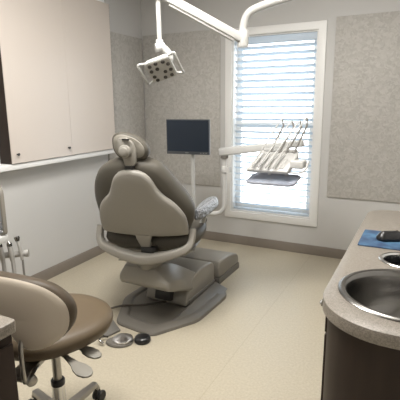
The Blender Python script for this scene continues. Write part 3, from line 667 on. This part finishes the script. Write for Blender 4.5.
# round sink
sk = thing('round_sink', 'large round stainless steel sink set in the countertop', 'sink', (SK[0], SK[1], CZ))
b = B(); lathe(b, [(SR, .0005), (SR+.001, .003), (SR-.006, .008), (SR-.018, .008), (SR-.026, .003), (SR-.031, -.010), (SR-.036, -.06), (SR-.045, -.12), (SR-.075, -.150), (SR-.13, -.158), (.03, -.165), (.024, -.166)], (SK[0], SK[1], CZ), seg=64, cap=False); obj('bowl', b, M['steel'], sk, smooth=50)
b = B(); lathe(b, [(.038, -.1615), (.040, -.158), (.034, -.156), (.028, -.160), (.002, -.161)], (SK[0], SK[1], CZ), seg=32); obj('drain', b, M['chrome'], sk)
b = B(); lathe(b, [(.012, -.158), (.012, -.150), (.005, -.146), (.004, -.112), (.010, -.108), (.010, -.100), (.003, -.097)], (SK[0]+.01, SK[1]-.02, CZ), seg=16); obj('drain_plug', b, M['chrome'], sk)
cr_ = thing('waste_chute', 'small chrome ringed waste hole in the countertop behind the sink', 'waste chute', (RG[0], RG[1], CZ))
b = B(); lathe(b, [(RR, .0005), (RR+.001, .003), (RR-.004, .006), (RR-.012, .006), (RR-.018, 0), (RR-.020, -.02), (RR-.021, -.06)], (RG[0], RG[1], CZ), seg=48, cap=False); obj('ring', b, M['chrome'], cr_)
b = B(); lathe(b, [(RR-.021, -.03), (RR-.021, -.22), (.002, -.22)], (RG[0], RG[1], CZ), seg=48, cap=False); obj('liner', b, M['black'], cr_)
# mouse pad and mouse
b = B(); rings(b, [[V((x, y, z)) for x, y in rrect(2.612, -2.252, 2.85, -1.985, .008)] for z in (CZ+.0006, CZ+.005)])
tag(obj('mouse_pad', b, M['pad'], base=(2.73, -2.12, CZ)), 'blue patterned mouse pad on the counter near the sink', 'mouse pad')
ms = thing('computer_mouse', 'black computer mouse on the blue mouse pad', 'mouse', (2.735, -2.12, CZ+.0055))
ma = R(-62)
def MS(u, v, d): return V((2.735 + u*math.cos(ma) - v*math.sin(ma), -2.12 + u*math.sin(ma) + v*math.cos(ma), CZ + .0058 + d))
mo_ = closed_curve([(-.030, -.045), (-.034, 0), (-.032, .04), (-.018, .062), (.018, .062), (.032, .04), (.034, 0), (.030, -.045), (0, -.060)], 4)
b = B(); pillow(b, mo_, MS, [(.004, 0), (0, .006), (.001, .014), (.008, .026), (.018, .038), (.028, .042)]); obj('body', b, M['black'], ms, smooth=60)
b = B(); c0 = MS(0, .032, .036); lathe(b, [(.008, -.003), (.009, 0), (.008, .003)], c0, (math.cos(ma), math.sin(ma), 0), 16); obj('scroll_wheel', b, M['steel'], ms)

# ------------------------------------------------------------------ side cabinet, bottom left corner
ax, ay = 1.797, -3.428
sc_ = thing('side_cabinet', 'dark brown side cabinet cut off at the lower left corner', 'cabinet', (1.5, -3.75, 0))
b = B(); prism(b, rrect(1.15, -4.05, ax, ay, .014), lambda u, v: (u, v, .832), lambda u, v: (u, v, .87)); obj('top', b, M['counter'], sc_, bevel=.003, seg=2, ang=50)
b = B(); box(b, (1.165, -4.035, .02), (ax-.012, ay-.014, .8315)); obj('body', b, M['brown'], sc_, bevel=.002, seg=2)
for y0, y1 in ((-4.03, -3.74), (-3.735, -3.447)):
    b = B(); box(b, (ax-.0115, y0, .06), (ax-.004, y1, .80)); obj('door', b, M['brown'], sc_, bevel=.002, seg=2)

# ------------------------------------------------------------------ ceiling lights (out of the frame, above)
LE1, LE2, LE3, SKY = 7, 60, 22, 5.0
def troffer(x, y, label):
    t = thing('ceiling_light', label, 'ceiling light', (x, y, RZ), 'ceiling lights')
    b = B(); frame_pts = rrect(x-.30, y-.60, x+.30, y+.60, .01); inn_ = rrect(x-.27, y-.57, x+.27, y+.57, .01)
    rings(b, [[V((u, v, RZ-.001)) for u, v in frame_pts], [V((u, v, RZ-.03)) for u, v in frame_pts], [V((u, v, RZ-.03)) for u, v in inn_], [V((u, v, RZ-.01)) for u, v in inn_]], False, False); obj('frame', b, M['trim'], t)
    b = B(); box(b, (x-.27, y-.57, RZ-.018), (x+.27, y+.57, RZ-.012)); obj('diffuser', b, M['lamp'], t)
for x, y, en_, lb in ((1.75, -4.75, LE1, 'ceiling light panel behind the camera'), (1.45, -2.75, LE2, 'ceiling light panel above the stool, nearer the cream cabinet'), (2.30, -1.75, LE3, 'added unseen ceiling light panel above the floor between window and counter')):  # last panel is added to spread the overhead light away from the boom
    troffer(x, y, lb)
    ld = bpy.data.lights.new('ceiling_panel_light', 'AREA'); ld.shape = 'RECTANGLE'; ld.size = .54; ld.size_y = 1.14; ld.energy = en_; ld.color = (1, .985, .955)
    lo2 = bpy.data.objects.new('ceiling_panel_light', ld); COL.objects.link(lo2); lo2.location = (x, y, RZ-.03)

# ------------------------------------------------------------------ daylight
wd = bpy.data.worlds.new('World'); S.world = wd; wd.use_nodes = True; nt = wd.node_tree
bg = nt.nodes['Background']; bg.inputs['Strength'].default_value = SKY
tc = nt.nodes.new('ShaderNodeTexCoord'); sp_ = nt.nodes.new('ShaderNodeSeparateXYZ'); mr_ = nt.nodes.new('ShaderNodeMapRange'); rp = nt.nodes.new('ShaderNodeValToRGB')
nt.links.new(tc.outputs['Generated'], sp_.inputs[0]); nt.links.new(sp_.outputs['Z'], mr_.inputs['Value'])
mr_.inputs['From Min'].default_value = -1; mr_.inputs['From Max'].default_value = 1
e = rp.color_ramp.elements; e[0].position = .18; e[0].color = (.30, .31, .30, 1); e[1].position = .40; e[1].color = (.90, .96, 1, 1)
nt.links.new(mr_.outputs['Result'], rp.inputs['Fac']); nt.links.new(rp.outputs['Color'], bg.inputs['Color'])
pl_ = bpy.data.lights.new('window_portal', 'AREA'); pl_.shape = 'RECTANGLE'; pl_.size = WX1-WX0; pl_.size_y = WZ1-WZ0; pl_.cycles.is_portal = True
po_ = bpy.data.objects.new('window_portal', pl_); COL.objects.link(po_); po_.location = ((WX0+WX1)/2, .17, (WZ0+WZ1)/2); po_.rotation_euler = (R(-90), 0, 0)

# ------------------------------------------------------------------ camera
cd = bpy.data.cameras.new('camera'); cam = bpy.data.objects.new('camera', cd); COL.objects.link(cam)
cd.sensor_width = 36; cd.lens = 36*435.9/400; cd.clip_start = .02
cam.matrix_world = Matrix(((cr.x, cu_.x, -cf.x, 2.843), (cr.y, cu_.y, -cf.y, -4.245), (cr.z, cu_.z, -cf.z, 1.5), (0, 0, 0, 1)))
S.camera = cam
S.view_settings.view_transform = 'Standard'; S.view_settings.look = 'None'; S.view_settings.gamma = 1; S.view_settings.use_curve_mapping = False
S.view_settings.exposure = .14
S.cycles.max_bounces = 10; S.cycles.diffuse_bounces = 6; S.cycles.transparent_max_bounces = 12; S.cycles.caustics_reflective = False; S.cycles.caustics_refractive = False
S.cycles.use_denoising = True
